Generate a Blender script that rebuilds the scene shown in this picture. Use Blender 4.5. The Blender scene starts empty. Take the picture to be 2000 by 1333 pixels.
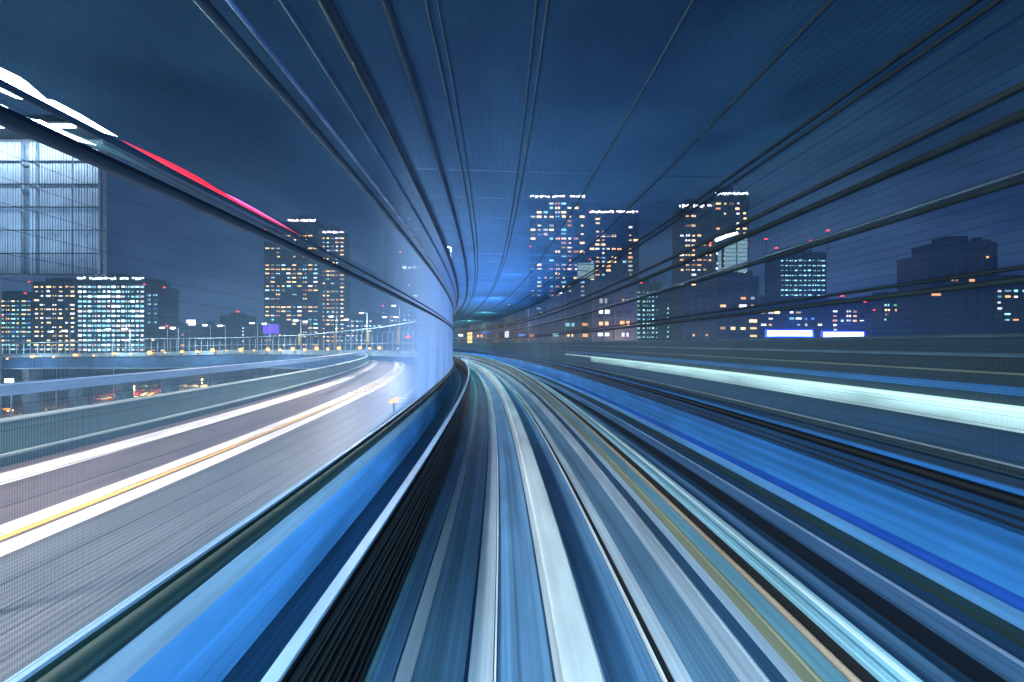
import bpy, bmesh, math, random
from mathutils import Vector, Matrix
random.seed(7)
R_ = math.radians
# ------------------------------------------------------------------ camera, sky, exposure
scn = bpy.context.scene
COL = scn.collection
H0 = 24.0                                    # eye height above the ground, in the cab of the train
F, CX, CY = 640.0, 1000.0, 671.5             # focal length and horizon in photograph pixels (2000 wide)
cam_d = bpy.data.cameras.new("camera")
cam = bpy.data.objects.new("camera", cam_d)
COL.objects.link(cam)
cam.location = (0, 0, H0)
cam.rotation_euler = (R_(90), 0, 0)
cam_d.sensor_width = 36
cam_d.lens = F / 2000 * 36
cam_d.shift_y = 0.0025
cam_d.clip_start = 0.05
cam_d.clip_end = 9000
scn.camera = cam
scn.view_settings.view_transform = 'Standard'
scn.view_settings.look = 'None'
scn.view_settings.exposure = 0
scn.view_settings.gamma = 1
scn.cycles.use_denoising = True
scn.cycles.max_bounces = 5
scn.cycles.diffuse_bounces = 2
scn.cycles.glossy_bounces = 2
scn.cycles.transparent_max_bounces = 12
scn.cycles.sample_clamp_indirect = 2.0

world = bpy.data.worlds.new("World")
scn.world = world
world.use_nodes = True
nt = world.node_tree
nt.nodes.clear()
out = nt.nodes.new('ShaderNodeOutputWorld')
bg = nt.nodes.new('ShaderNodeBackground')
tc = nt.nodes.new('ShaderNodeTexCoord')
sep = nt.nodes.new('ShaderNodeSeparateXYZ')
ramp = nt.nodes.new('ShaderNodeValToRGB')
e = ramp.color_ramp.elements
e[0].position = 0.0
e[0].color = (0.060, 0.130, 0.330, 1)
e[1].position = 0.8
e[1].color = (0.001, 0.011, 0.034, 1)
m = ramp.color_ramp.elements.new(0.16)
m.color = (0.034, 0.082, 0.225, 1)
m = ramp.color_ramp.elements.new(0.42)
m.color = (0.007, 0.037, 0.100, 1)
no = nt.nodes.new('ShaderNodeTexNoise')
no.inputs['Scale'].default_value = 3.4
no.inputs['Detail'].default_value = 6
no.inputs['Roughness'].default_value = 0.55
mp = nt.nodes.new('ShaderNodeMapping')
mp.inputs['Scale'].default_value = (1, 1, 2.4)
cr = nt.nodes.new('ShaderNodeValToRGB')
cr.color_ramp.elements[0].position = 0.38
cr.color_ramp.elements[0].color = (0.40, 0.46, 0.55, 1)
cr.color_ramp.elements[1].position = 0.68
cr.color_ramp.elements[1].color = (2.2, 1.75, 1.4, 1)
mul = nt.nodes.new('ShaderNodeMixRGB')
mul.blend_type = 'MULTIPLY'
mul.inputs[0].default_value = 1
L = nt.links.new
L(tc.outputs['Generated'], sep.inputs[0])
L(sep.outputs['Z'], ramp.inputs[0])
L(tc.outputs['Generated'], mp.inputs[0])
L(mp.outputs[0], no.inputs['Vector'])
L(no.outputs[0], cr.inputs[0])
L(ramp.outputs[0], mul.inputs[1])
L(cr.outputs[0], mul.inputs[2])
L(mul.outputs[0], bg.inputs[0])
L(bg.outputs[0], out.inputs[0])
bg.inputs[1].default_value = 1.0

# ------------------------------------------------------------------ the curve everything follows
K, TH = 0.0063027, -0.00985                   # curvature (radius about 159 m, bending left) and heading


def at(s, d, h=0.0):
    """world point at distance s along the loop, d to the right, h above the eye"""
    a = TH - K * s
    X = (math.cos(a) - math.cos(TH)) / K
    Y = (math.sin(TH) - math.sin(a)) / K
    return Vector((X + d * math.cos(a), Y - d * math.sin(a), H0 + h))


def heading(s):
    return -(TH - K * s)


def px(x, y, z):
    """world point that lies z metres ahead at photograph pixel x, y"""
    return Vector(((x - CX) / F * z, z, H0 - (y - CY) / F * z))


def steps(s0, s1):
    out_, s = [], s0
    while s < s1 - 1e-6:
        out_.append(s)
        s += 0.5 if s < 12 else (1.0 if s < 70 else 2.0)
    out_.append(s1)
    return out_


# ------------------------------------------------------------------ materials
def principled(name):
    m_ = bpy.data.materials.new(name)
    m_.use_nodes = True
    return m_, m_.node_tree, m_.node_tree.nodes['Principled BSDF']


def streak(name, col, var=0.35, rough=0.55, vs=26.0, ss=0.10, metal=0.0, groove=None, tint=None, spec=0.4, blot=0.25):
    """surface worn along the direction of travel: long streaks, blotches, grooves; uv = metres"""
    m_, t, b = principled(name)
    uv = t.nodes.new('ShaderNodeUVMap')
    mp_ = t.nodes.new('ShaderNodeMapping')
    mp_.inputs['Scale'].default_value = (ss, vs, 1)
    n1 = t.nodes.new('ShaderNodeTexNoise')
    n1.inputs['Scale'].default_value = 1
    n1.inputs['Detail'].default_value = 5
    n1.inputs['Roughness'].default_value = 0.65
    t.links.new(uv.outputs[0], mp_.inputs[0])
    t.links.new(mp_.outputs[0], n1.inputs['Vector'])
    r = t.nodes.new('ShaderNodeValToRGB')
    c = col
    c2 = tint or tuple(min(1, x * (1 + var)) for x in c)
    r.color_ramp.elements[0].position = 0.38
    r.color_ramp.elements[0].color = tuple(x * (1 - var) for x in c) + (1,)
    r.color_ramp.elements[1].position = 0.62
    r.color_ramp.elements[1].color = tuple(c2) + (1,)
    mp3 = t.nodes.new('ShaderNodeMapping')
    mp3.inputs['Scale'].default_value = (ss * 0.5, vs * 0.27, 1)
    mp3.inputs['Location'].default_value = (3.3, 7.7, 0)
    n3 = t.nodes.new('ShaderNodeTexNoise')
    n3.inputs['Scale'].default_value = 1
    n3.inputs['Detail'].default_value = 3
    t.links.new(uv.outputs[0], mp3.inputs[0])
    t.links.new(mp3.outputs[0], n3.inputs['Vector'])
    av = t.nodes.new('ShaderNodeMixRGB')
    av.inputs[0].default_value = 0.5
    t.links.new(n1.outputs[0], av.inputs[1])
    t.links.new(n3.outputs[0], av.inputs[2])
    t.links.new(av.outputs[0], r.inputs[0])
    n2 = t.nodes.new('ShaderNodeTexNoise')
    n2.inputs['Scale'].default_value = 1.0
    n2.inputs['Detail'].default_value = 5
    mp2 = t.nodes.new('ShaderNodeMapping')
    mp2.inputs['Scale'].default_value = (0.6, 2.2, 1)
    t.links.new(uv.outputs[0], mp2.inputs[0])
    t.links.new(mp2.outputs[0], n2.inputs['Vector'])
    mr = t.nodes.new('ShaderNodeMapRange')
    mr.inputs['From Min'].default_value = 0.3
    mr.inputs['From Max'].default_value = 0.7
    mr.inputs['To Min'].default_value = 1 - blot
    mr.inputs['To Max'].default_value = 1 + blot
    t.links.new(n2.outputs[0], mr.inputs['Value'])
    mx = t.nodes.new('ShaderNodeMixRGB')
    mx.blend_type = 'MULTIPLY'
    mx.inputs[0].default_value = 1
    t.links.new(r.outputs[0], mx.inputs[1])
    t.links.new(mr.outputs[0], mx.inputs[2])
    last = mx.outputs[0]
    if groove:
        w = t.nodes.new('ShaderNodeTexWave')
        w.wave_type = 'BANDS'
        w.bands_direction = 'Y'
        w.inputs['Scale'].default_value = groove
        w.inputs['Distortion'].default_value = 0
        t.links.new(uv.outputs[0], w.inputs['Vector'])
        mr2 = t.nodes.new('ShaderNodeMapRange')
        mr2.inputs['To Min'].default_value = 0.5
        mr2.inputs['To Max'].default_value = 1.12
        t.links.new(w.outputs['Fac'], mr2.inputs['Value'])
        mx2 = t.nodes.new('ShaderNodeMixRGB')
        mx2.blend_type = 'MULTIPLY'
        mx2.inputs[0].default_value = 1
        t.links.new(last, mx2.inputs[1])
        t.links.new(mr2.outputs[0], mx2.inputs[2])
        last = mx2.outputs[0]
    t.links.new(last, b.inputs['Base Color'])
    b.inputs['Roughness'].default_value = rough
    b.inputs['Metallic'].default_value = metal
    b.inputs['Specular IOR Level'].default_value = spec
    return m_


def plain(name, col, rough=0.6, metal=0.0, scale=3.0, var=0.25):
    m_, t, b = principled(name)
    tc_ = t.nodes.new('ShaderNodeTexCoord')
    n = t.nodes.new('ShaderNodeTexNoise')
    n.inputs['Scale'].default_value = scale
    n.inputs['Detail'].default_value = 5
    r = t.nodes.new('ShaderNodeValToRGB')
    r.color_ramp.elements[0].position = 0.35
    r.color_ramp.elements[0].color = tuple(x * (1 - var) for x in col) + (1,)
    r.color_ramp.elements[1].position = 0.65
    r.color_ramp.elements[1].color = tuple(min(1, x * (1 + var)) for x in col) + (1,)
    t.links.new(tc_.outputs['Object'], n.inputs['Vector'])
    t.links.new(n.outputs[0], r.inputs[0])
    t.links.new(r.outputs[0], b.inputs['Base Color'])
    b.inputs['Roughness'].default_value = rough
    b.inputs['Metallic'].default_value = metal
    return m_


def glow(name, col, strength, sample=False, var=0.0):
    m_, t, b = principled(name)
    b.inputs['Base Color'].default_value = tuple(x * 0.3 for x in col) + (1,)
    b.inputs['Emission Color'].default_value = tuple(col) + (1,)
    b.inputs['Emission Strength'].default_value = strength
    if var:
        oi = t.nodes.new('ShaderNodeObjectInfo')
        mr = t.nodes.new('ShaderNodeMapRange')
        mr.inputs['To Min'].default_value = strength * (1 - var)
        mr.inputs['To Max'].default_value = strength * (1 + var)
        t.links.new(oi.outputs['Random'], mr.inputs['Value'])
        t.links.new(mr.outputs[0], b.inputs['Emission Strength'])
    m_.cycles.emission_sampling = 'AUTO' if sample else 'NONE'
    return m_


def facade(name, col, fl=3.2, bay=3.0, glass=(0.02, 0.03, 0.05), rough=0.5):
    """wall with a grid of dark unlit panes, in object space"""
    m_, t, b = principled(name)
    tc_ = t.nodes.new('ShaderNodeTexCoord')
    sp = t.nodes.new('ShaderNodeSeparateXYZ')
    ad = t.nodes.new('ShaderNodeMath')
    ad.operation = 'ADD'
    cb = t.nodes.new('ShaderNodeCombineXYZ')
    t.links.new(tc_.outputs['Object'], sp.inputs[0])
    t.links.new(sp.outputs['X'], ad.inputs[0])
    t.links.new(sp.outputs['Y'], ad.inputs[1])
    t.links.new(ad.outputs[0], cb.inputs['X'])
    t.links.new(sp.outputs['Z'], cb.inputs['Y'])
    br = t.nodes.new('ShaderNodeTexBrick')
    br.offset = 0.0
    br.inputs['Scale'].default_value = 1.0
    br.inputs['Brick Width'].default_value = bay
    br.inputs['Row Height'].default_value = fl
    br.inputs['Mortar Size'].default_value = 0.55
    br.inputs['Mortar Smooth'].default_value = 0.0
    br.inputs['Color1'].default_value = tuple(glass) + (1,)
    br.inputs['Color2'].default_value = tuple(x * 2.2 for x in glass) + (1,)
    br.inputs['Mortar'].default_value = tuple(col) + (1,)
    t.links.new(cb.outputs[0], br.inputs['Vector'])
    t.links.new(br.outputs['Color'], b.inputs['Base Color'])
    b.inputs['Roughness'].default_value = rough
    return m_


M = {}
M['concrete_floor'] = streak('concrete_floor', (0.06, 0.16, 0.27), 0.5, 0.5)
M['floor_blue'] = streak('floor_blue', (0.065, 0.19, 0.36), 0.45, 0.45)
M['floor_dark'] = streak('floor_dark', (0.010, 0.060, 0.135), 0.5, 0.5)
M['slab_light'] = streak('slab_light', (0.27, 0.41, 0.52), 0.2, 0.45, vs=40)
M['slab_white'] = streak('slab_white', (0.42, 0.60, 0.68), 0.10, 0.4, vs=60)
M['steel_bright'] = streak('steel_bright', (0.65, 0.85, 0.95), 0.1, 0.3, metal=0.3)
M['black'] = streak('black', (0.003, 0.007, 0.011), 0.5, 0.6)
M['cable_dark'] = streak('cable_dark', (0.006, 0.015, 0.020), 0.4, 0.45)
M['cable_grey'] = streak('cable_grey', (0.020, 0.036, 0.040), 0.4, 0.45)
M['dark_green'] = streak('dark_green', (0.010, 0.045, 0.050), 0.4, 0.6)
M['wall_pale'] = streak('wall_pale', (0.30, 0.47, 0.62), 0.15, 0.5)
M['wall_blue_lit'] = streak('wall_blue_lit', (0.09, 0.34, 0.74), 0.22, 0.45, vs=14)  # blue lamplight on the parapet concrete put into the base colour
M['wall_deep'] = streak('wall_deep', (0.01, 0.10, 0.55), 0.25, 0.45, vs=14)  # deep band, likewise tinted with the blue lamplight
M['wall_light_blue'] = streak('wall_light_blue', (0.03, 0.22, 0.62), 0.25, 0.45, vs=12)  # broad parapet face, the blue of its lighting included in the colour
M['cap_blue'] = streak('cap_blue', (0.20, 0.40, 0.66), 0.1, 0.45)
M['yellow_rail'] = streak('yellow_rail', (0.17, 0.215, 0.145), 0.15, 0.45)
M['tan_rail'] = streak('tan_rail', (0.26, 0.235, 0.18), 0.15, 0.4)
M['teal_rail'] = streak('teal_rail', (0.07, 0.20, 0.28), 0.25, 0.45)
M['cyan_cap'] = streak('cyan_cap', (0.17, 0.40, 0.52), 0.18, 0.4, vs=50)
M['asphalt'] = streak('asphalt', (0.105, 0.088, 0.096), 0.18, 0.55, vs=3, ss=0.05)
M['asphalt_grooved'] = streak('asphalt_grooved', (0.085, 0.10, 0.115), 0.12, 0.5, vs=3, ss=0.05, groove=2.6)
M['marking_white'] = streak('marking_white', (0.78, 0.84, 0.85), 0.10, 0.5, vs=14, ss=0.15)
M['marking_yellow'] = streak('marking_yellow', (0.80, 0.48, 0.10), 0.08, 0.5)
M['parapet_green'] = streak('parapet_green', (0.035, 0.08, 0.095), 0.2, 0.55, vs=5)
M['parapet_line'] = streak('parapet_line', (0.30, 0.42, 0.45), 0.15, 0.5)
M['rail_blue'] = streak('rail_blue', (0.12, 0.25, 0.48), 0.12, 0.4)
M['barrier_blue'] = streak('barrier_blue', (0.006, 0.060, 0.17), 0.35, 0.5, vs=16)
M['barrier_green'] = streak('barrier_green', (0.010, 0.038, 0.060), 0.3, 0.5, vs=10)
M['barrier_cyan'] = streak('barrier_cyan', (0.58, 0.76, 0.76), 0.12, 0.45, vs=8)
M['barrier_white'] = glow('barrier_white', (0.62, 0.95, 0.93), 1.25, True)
M['barrier_line'] = streak('barrier_line', (0.30, 0.36, 0.26), 0.2, 0.5)
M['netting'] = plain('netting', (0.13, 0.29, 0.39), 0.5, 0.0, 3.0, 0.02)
M['netting_lit'] = plain('netting_lit', (0.27, 0.44, 0.62), 0.5, 0.0, 3.0, 0.02)  # left netting made paler, the light falling on it put into the colour
M['long_wire'] = plain('long_wire', (0.006, 0.018, 0.028), 0.6, 0.0)
M['cage_steel'] = plain('cage_steel', (0.016, 0.042, 0.05), 0.75, 0.0)
M['cage_light'] = plain('cage_light', (0.16, 0.27, 0.33), 0.35, 0.5)
M['rib_steel'] = plain('rib_steel', (0.05, 0.12, 0.16), 0.7, 0.0)
M['ground'] = plain('ground', (0.03, 0.035, 0.045), 0.8, 0, 0.02, 0.5)
M['lot'] = plain('lot', (0.05, 0.05, 0.06), 0.7, 0, 0.1, 0.3)
M['pier'] = plain('pier', (0.22, 0.24, 0.26), 0.7, 0, 0.6)
M['pole'] = plain('pole', (0.70, 0.80, 0.84), 0.4, 0.4)
M['fence_post'] = plain('fence_post', (0.62, 0.76, 0.80), 0.4, 0.3)
M['fence_panel'] = plain('fence_panel', (0.10, 0.17, 0.22), 0.4, 0.2)
M['board_yellow'] = plain('board_yellow', (0.28, 0.19, 0.04), 0.6)
M['deck_white'] = plain('deck_white', (0.40, 0.52, 0.55), 0.5, 0, 0.5)
M['deck_blue'] = plain('deck_blue', (0.07, 0.17, 0.33), 0.5, 0, 0.3)
M['lamp_white'] = glow('lamp_white', (0.80, 0.93, 1.0), 14)
M['lamp_far'] = glow('lamp_far', (0.85, 0.95, 1.0), 6)
M['lamp_amber'] = glow('lamp_amber', (1.0, 0.42, 0.08), 6)
M['lamp_amber_big'] = glow('lamp_amber_big', (1.0, 0.42, 0.03), 4.5)
M['lamp_red'] = glow('lamp_red', (1.0, 0.05, 0.06), 4)
M['tube_white'] = glow('tube_white', (0.80, 0.92, 1.0), 8, True)
M['reflection_red'] = glow('reflection_red', (1.0, 0.02, 0.05), 1.5, True)
M['reflection_pink'] = glow('reflection_pink', (1.0, 0.16, 0.62), 2.2, True)
M['w_warm'] = glow('w_warm', (1.0, 0.66, 0.30), 2.4, var=0.75)
M['w_orange'] = glow('w_orange', (1.0, 0.45, 0.18), 1.7, var=0.75)
M['w_white'] = glow('w_white', (0.90, 0.92, 1.0), 2.2, var=0.75)
M['w_cyan'] = glow('w_cyan', (0.35, 0.82, 1.0), 2.0, var=0.75)
M['w_teal'] = glow('w_teal', (0.45, 1.0, 0.88), 1.4, var=0.75)
M['w_blue'] = glow('w_blue', (0.12, 0.30, 1.0), 1.2, var=0.5)
M['crown'] = glow('crown', (0.92, 0.86, 1.0), 4.5)
M['crown_cyan'] = glow('crown_cyan', (0.70, 0.93, 1.0), 4.5)
M['sign_blue'] = glow('sign_blue', (0.30, 0.42, 1.0), 9, True)
M['sign_halo'] = glow('sign_halo', (0.02, 0.04, 1.0), 1.3)  # blue glare around the signs, put into a glowing rim
M['sign_lilac'] = glow('sign_lilac', (0.85, 0.75, 1.0), 3)
M['sign_pale'] = glow('sign_pale', (0.50, 0.80, 0.72), 0.8)
M['sign_yellow'] = glow('sign_yellow', (1.0, 0.72, 0.22), 1.8)
M['sign_violet'] = glow('sign_violet', (0.20, 0.08, 1.0), 1.2)
M['f_blue'] = facade('f_blue', (0.05, 0.075, 0.13))
M['f_grey'] = facade('f_grey', (0.07, 0.09, 0.13))
M['f_dark'] = facade('f_dark', (0.035, 0.06, 0.10))
M['f_brown'] = facade('f_brown', (0.085, 0.06, 0.07))
M['f_warm'] = facade('f_warm', (0.20, 0.16, 0.15), 3.2, 4.5)
M['f_pale'] = facade('f_pale', (0.22, 0.33, 0.50))
M['glass_lit'] = glow('glass_lit', (0.36, 0.62, 0.72), 0.75)
M['roof'] = plain('roof', (0.06, 0.08, 0.11), 0.8)
M['trim'] = plain('trim', (0.07, 0.10, 0.15), 0.6)


# ------------------------------------------------------------------ object helpers
def mesh_obj(name, verts, faces, mat, parent=None, uvs=None, smooth=False):
    me = bpy.data.meshes.new(name)
    me.from_pydata([tuple(v) for v in verts], [], faces)
    if uvs:
        ul = me.uv_layers.new(name='UVMap')
        for p in me.polygons:
            for li in p.loop_indices:
                ul.data[li].uv = uvs[me.loops[li].vertex_index]
    if mat:
        me.materials.append(mat)
    if smooth:
        me.polygons.foreach_set('use_smooth', [True] * len(me.polygons))
    me.update()
    o = bpy.data.objects.new(name, me)
    COL.objects.link(o)
    if parent:
        o.parent = parent
    return o


def tag(o, label=None, cat=None, group=None, kind=None):
    if label:
        o['label'] = label
    if cat:
        o['category'] = cat
    if group:
        o['group'] = group
    if kind:
        o['kind'] = kind
    return o


def empty(name, label, cat, group=None, loc=(0, 0, 0), rz=0):
    o = bpy.data.objects.new(name, None)
    COL.objects.link(o)
    o.location = loc
    o.rotation_euler = (0, 0, rz)
    o.empty_display_size = 0.3
    return tag(o, label, cat, group)


def structure(o):
    return tag(o, kind='structure')


def sweep(name, prof, mat, s0=-4, s1=170, parent=None, closed=True, smooth=False):
    """a cross-section (d, h) carried along the loop; closed profiles get end caps"""
    ss = steps(s0, s1)
    n = len(prof)
    pr = prof + ([prof[0]] if closed else [])
    cum = [0.0]
    for i in range(1, len(pr)):
        cum.append(cum[-1] + math.hypot(pr[i][0] - pr[i - 1][0], pr[i][1] - pr[i - 1][1]))
    off = prof[0][0] * 3.1 + prof[0][1] * 1.7
    V, U, Fc = [], [], []
    m_ = len(pr)
    for s in ss:
        for j, (d, h) in enumerate(pr):
            V.append(at(s, d, h))
            U.append((s, off + cum[j]))
    for i in range(len(ss) - 1):
        for j in range(m_ - 1):
            a = i * m_ + j
            Fc.append((a, a + 1, a + m_ + 1, a + m_))
    if closed:
        Fc.append(tuple(range(n - 1, -1, -1)))
        e0 = (len(ss) - 1) * m_
        Fc.append(tuple(e0 + j for j in range(n)))
    o = mesh_obj(name, V, Fc, mat, parent, U, smooth)
    return o


def rect(d0, d1, h0, h1, bev=0.0):
    """closed profile, clockwise seen along +s, with small chamfers on the top corners"""
    if bev:
        return [(d0, h0), (d0, h1 - bev), (d0 + bev, h1), (d1 - bev, h1), (d1, h1 - bev), (d1, h0)]
    return [(d0, h0), (d0, h1), (d1, h1), (d1, h0)]


def circ(d, h, r, n=8):
    return [(d + r * math.cos(-2 * math.pi * k / n), h + r * math.sin(-2 * math.pi * k / n)) for k in range(n)]


def box_data(x0, x1, y0, y1, z0, z1):
    v = [(x0, y0, z0), (x1, y0, z0), (x1, y1, z0), (x0, y1, z0), (x0, y0, z1), (x1, y0, z1), (x1, y1, z1), (x0, y1, z1)]
    f = [(0, 3, 2, 1), (4, 5, 6, 7), (0, 1, 5, 4), (1, 2, 6, 5), (2, 3, 7, 6), (3, 0, 4, 7)]
    return v, f


class MB:
    def __init__(self):
        self.v, self.f = [], []

    def add(self, v, f):
        n = len(self.v)
        self.v += [tuple(a) for a in v]
        self.f += [tuple(i + n for i in t) for t in f]
        return self

    def box(self, *a):
        return self.add(*box_data(*a))

    def tube(self, pts, r, n=6, r1=None):
        pts = [Vector(p) for p in pts]
        V, Fc = [], []
        m_ = len(pts)
        for i, p in enumerate(pts):
            t = (pts[min(i + 1, m_ - 1)] - pts[max(i - 1, 0)]).normalized()
            up = Vector((0, 0, 1)) if abs(t.z) < 0.9 else Vector((1, 0, 0))
            a = t.cross(up).normalized()
            b = t.cross(a).normalized()
            rr = r if r1 is None else r + (r1 - r) * i / (m_ - 1)
            for k in range(n):
                an = 2 * math.pi * k / n
                V.append(p + a * rr * math.cos(an) + b * rr * math.sin(an))
        for i in range(m_ - 1):
            for k in range(n):
                k2 = (k + 1) % n
                Fc.append((i * n + k, i * n + k2, (i + 1) * n + k2, (i + 1) * n + k))
        Fc.append(tuple(range(n)))
        Fc.append(tuple((m_ - 1) * n + k for k in range(n - 1, -1, -1)))
        return self.add(V, Fc)

    def build(self, name, mat, parent=None, smooth=False):
        return mesh_obj(name, self.v, self.f, mat, parent, None, smooth)


def light(name, kind, loc, energy, color, size=0.3, target=None, spot=None, blend=0.5, sx=None):
    d = bpy.data.lights.new(name, kind)
    d.energy = energy
    d.color = color
    if kind == 'AREA':
        d.size = size
        if sx:
            d.shape = 'RECTANGLE'
            d.size_y = sx
    else:
        d.shadow_soft_size = size
    if kind == 'SPOT':
        d.spot_size = R_(spot)
        d.spot_blend = blend
    o = bpy.data.objects.new(name, d)
    COL.objects.link(o)
    o.location = loc
    if target is not None:
        o.rotation_euler = (Vector(target) - Vector(loc)).to_track_quat('-Z', 'Y').to_euler()
    return o


def copy_tree(o, parent=None):
    c = o.copy()
    COL.objects.link(c)
    if parent:
        c.parent = parent
    for ch in list(o.children):
        copy_tree(ch, c)
    return c


ORD = ['first', 'second', 'third', 'fourth', 'fifth', 'sixth', 'seventh', 'eighth', 'ninth', 'tenth', 'eleventh',
       'twelfth', 'thirteenth', 'fourteenth', 'fifteenth', 'sixteenth', 'seventeenth', 'eighteenth', 'nineteenth',
       'twentieth', 'twenty-first', 'twenty-second', 'twenty-third', 'twenty-fourth', 'twenty-fifth', 'twenty-sixth',
       'twenty-seventh', 'twenty-eighth', 'twenty-ninth', 'thirtieth', 'thirty-first', 'thirty-second',
       'thirty-third', 'thirty-fourth', 'thirty-fifth', 'thirty-sixth']

# ------------------------------------------------------------------ ground
structure(mesh_obj('ground', [(-4000, -600, 0), (4000, -600, 0), (4000, 6000, 0), (-4000, 6000, 0)], [(0, 1, 2, 3)], M['ground']))
structure(mesh_obj('parking_lot', [(-230, 40, 0.01), (-30, 40, 0.01), (-30, 250, 0.01), (-230, 250, 0.01)], [(0, 1, 2, 3)], M['lot']))

# ------------------------------------------------------------------ guideway floor of both tracks (top at -2.6)
Z = -2.6
structure(sweep('guideway_deck', rect(-2.5, 7.3, -3.9, Z - 0.012), M['floor_dark'], -5, 190))


def strip(name, d0, d1, mat, h=Z, s0=-4, s1=170, lab=None, cat=None, th=0.02):
    o = sweep(name, rect(d0, d1, h - th - 0.02, h, 0), M[mat], s0, s1)
    return o


def lane(name, d0, d1, mat, lab=None, cat=None, h=Z, up=0.0, bev=0.0, **kw):
    o = sweep(name, rect(d0, d1, h - 0.03, h + up, bev), M[mat], kw.get('s0', -4), kw.get('s1', 170))
    if lab:
        tag(o, lab, cat)
    else:
        structure(o)
    return o


# our own track, from the left wall to the right one
lane('drain_floor', -2.15, -1.26, 'floor_dark')
lane('floor_panel', -1.04, -0.88, 'floor_blue')
lane('floor_channel', -1.10, -1.045, 'teal_rail')
lane('running_slab', -0.856, -0.73, 'slab_light', 'pale grey concrete edge strip left of the running path', 'track slab', up=0.02)
lane('floor_panel', -0.725, -0.33, 'concrete_floor')
lane('running_slab', -0.295, -0.102, 'slab_light', 'pale running slab just left of the thin bright centre rail', 'track slab', up=0.02, bev=0.004)
lane('centre_rail', -0.094, -0.078, 'steel_bright', 'thin shiny cyan rail in the middle of the track', 'rail', up=0.035)
lane('floor_panel', -0.07, 0.36, 'floor_blue')
lane('running_slab', 0.385, 0.665, 'slab_white', 'broad raised white running slab right of the centre rail', 'track slab', up=0.35, bev=0.02)
lane('floor_panel', 0.68, 1.19, 'floor_blue')
lane('guide_rail', 1.205, 1.228, 'steel_bright', 'thin bright rail right of the broad white slab', 'rail', up=0.03)
lane('floor_channel', 1.235, 1.295, 'black')
lane('running_slab', 1.30, 1.43, 'slab_light', 'narrow pale concrete strip beside the right-hand thin rail', 'track slab', up=0.012)
lane('floor_panel', 1.435, 1.80, 'concrete_floor')

# left inner wall with its cables and power rails
w = empty('cable_wall', 'low dark wall with bright top strip and cables left of track', 'wall')
sweep('wall_core', rect(-1.19, -1.13, -2.62, -1.665), M['black'], parent=w)
sweep('top_strip', rect(-1.20, -1.112, -1.66, -1.64, 0.004), M['cap_blue'], parent=w)
for i, (h, r, mt) in enumerate([(-1.74, 0.022, 'cable_dark'), (-1.80, 0.014, 'cable_grey'), (-1.87, 0.025, 'cable_dark'), (-1.95, 0.016, 'cable_grey'),
                                (-2.03, 0.026, 'cable_dark'), (-2.12, 0.014, 'cable_dark'), (-2.20, 0.012, 'cable_grey'), (-2.30, 0.022, 'cable_dark'),
                                (-2.42, 0.018, 'cable_dark'), (-2.52, 0.020, 'cable_dark')]):
    sweep('cable', circ(-1.105, h, r), M[mt], parent=w, smooth=True)
lane('floor_rail', -1.50, -1.40, 'wall_deep', 'deep blue duct on the floor behind the left cable wall', 'duct', up=0.10)
lane('floor_rail', -1.78, -1.66, 'teal_rail', 'teal duct on the floor beside the left blue parapet', 'duct', up=0.08)

# left parapet: lower face in blue-lit colour, pale upper band, dark beam, blue cap
w = empty('parapet', 'bright blue faced parapet along the left side of the track', 'parapet')
sweep('parapet_core', rect(-2.30, -2.215, -3.2, -1.56), M['dark_green'], parent=w)
sweep('blue_face', rect(-2.213, -2.19, -2.60, -1.93), M['wall_blue_lit'], parent=w)
sweep('pale_band', rect(-2.213, -2.175, -1.928, -1.70, 0.004), M['wall_pale'], parent=w)
sweep('dark_beam', circ(-2.165, -1.632, 0.066, 12), M['dark_green'], parent=w, smooth=True)
sweep('cap', rect(-2.29, -2.225, -1.556, -1.535, 0.004), M['cap_blue'], parent=w)

# right inner wall of our track, with guide and power rails on its face
w = empty('divider_wall', 'low wall with cyan top and yellow rail right of track', 'wall')
sweep('wall_core', rect(1.84, 2.00, -2.62, -1.68), M['black'], parent=w)
sweep('cap', rect(1.845, 2.025, -1.676, -1.64, 0.006), M['cyan_cap'], parent=w)
sweep('cap_groove', rect(1.89, 1.905, -1.64, -1.634), M['teal_rail'], parent=w)
sweep('cap_ridge', rect(1.95, 1.975, -1.64, -1.626), M['slab_white'], parent=w)
sweep('tan_rail', circ(1.812, -1.755, 0.022), M['tan_rail'], parent=w, smooth=True)
sweep('teal_panel', rect(1.815, 1.838, -1.93, -1.79), M['teal_rail'], parent=w)
sweep('power_rail', rect(1.795, 1.838, -2.05, -1.94, 0.01), M['yellow_rail'], parent=w)
sweep('blue_panel', rect(1.815, 1.838, -2.18, -2.06), M['wall_pale'], parent=w)
sweep('dark_panel', rect(1.822, 1.838, -2.33, -2.185), M['floor_dark'], parent=w)
sweep('foot', rect(1.80, 1.838, -2.60, -2.34, 0.01), M['slab_light'], parent=w)

# the other track
lane('floor_panel', 2.10, 3.55, 'floor_dark')
lane('floor_rail', 3.20, 3.42, 'floor_blue', 'wide steel blue slab on the far track floor', 'track slab', up=0.03)
lane('floor_channel', 3.62, 3.85, 'black')
lane('floor_panel', 3.88, 4.14, 'floor_blue')
lane('guide_rail', 4.17, 4.19, 'cap_blue', 'thin pale blue rail on the other track', 'rail', up=0.02)
lane('floor_panel', 4.22, 4.42, 'floor_dark')
lane('floor_rail', 4.45, 4.60, 'dark_green', 'dark green duct at the foot of the right blue parapet', 'duct', up=0.05)

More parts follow.
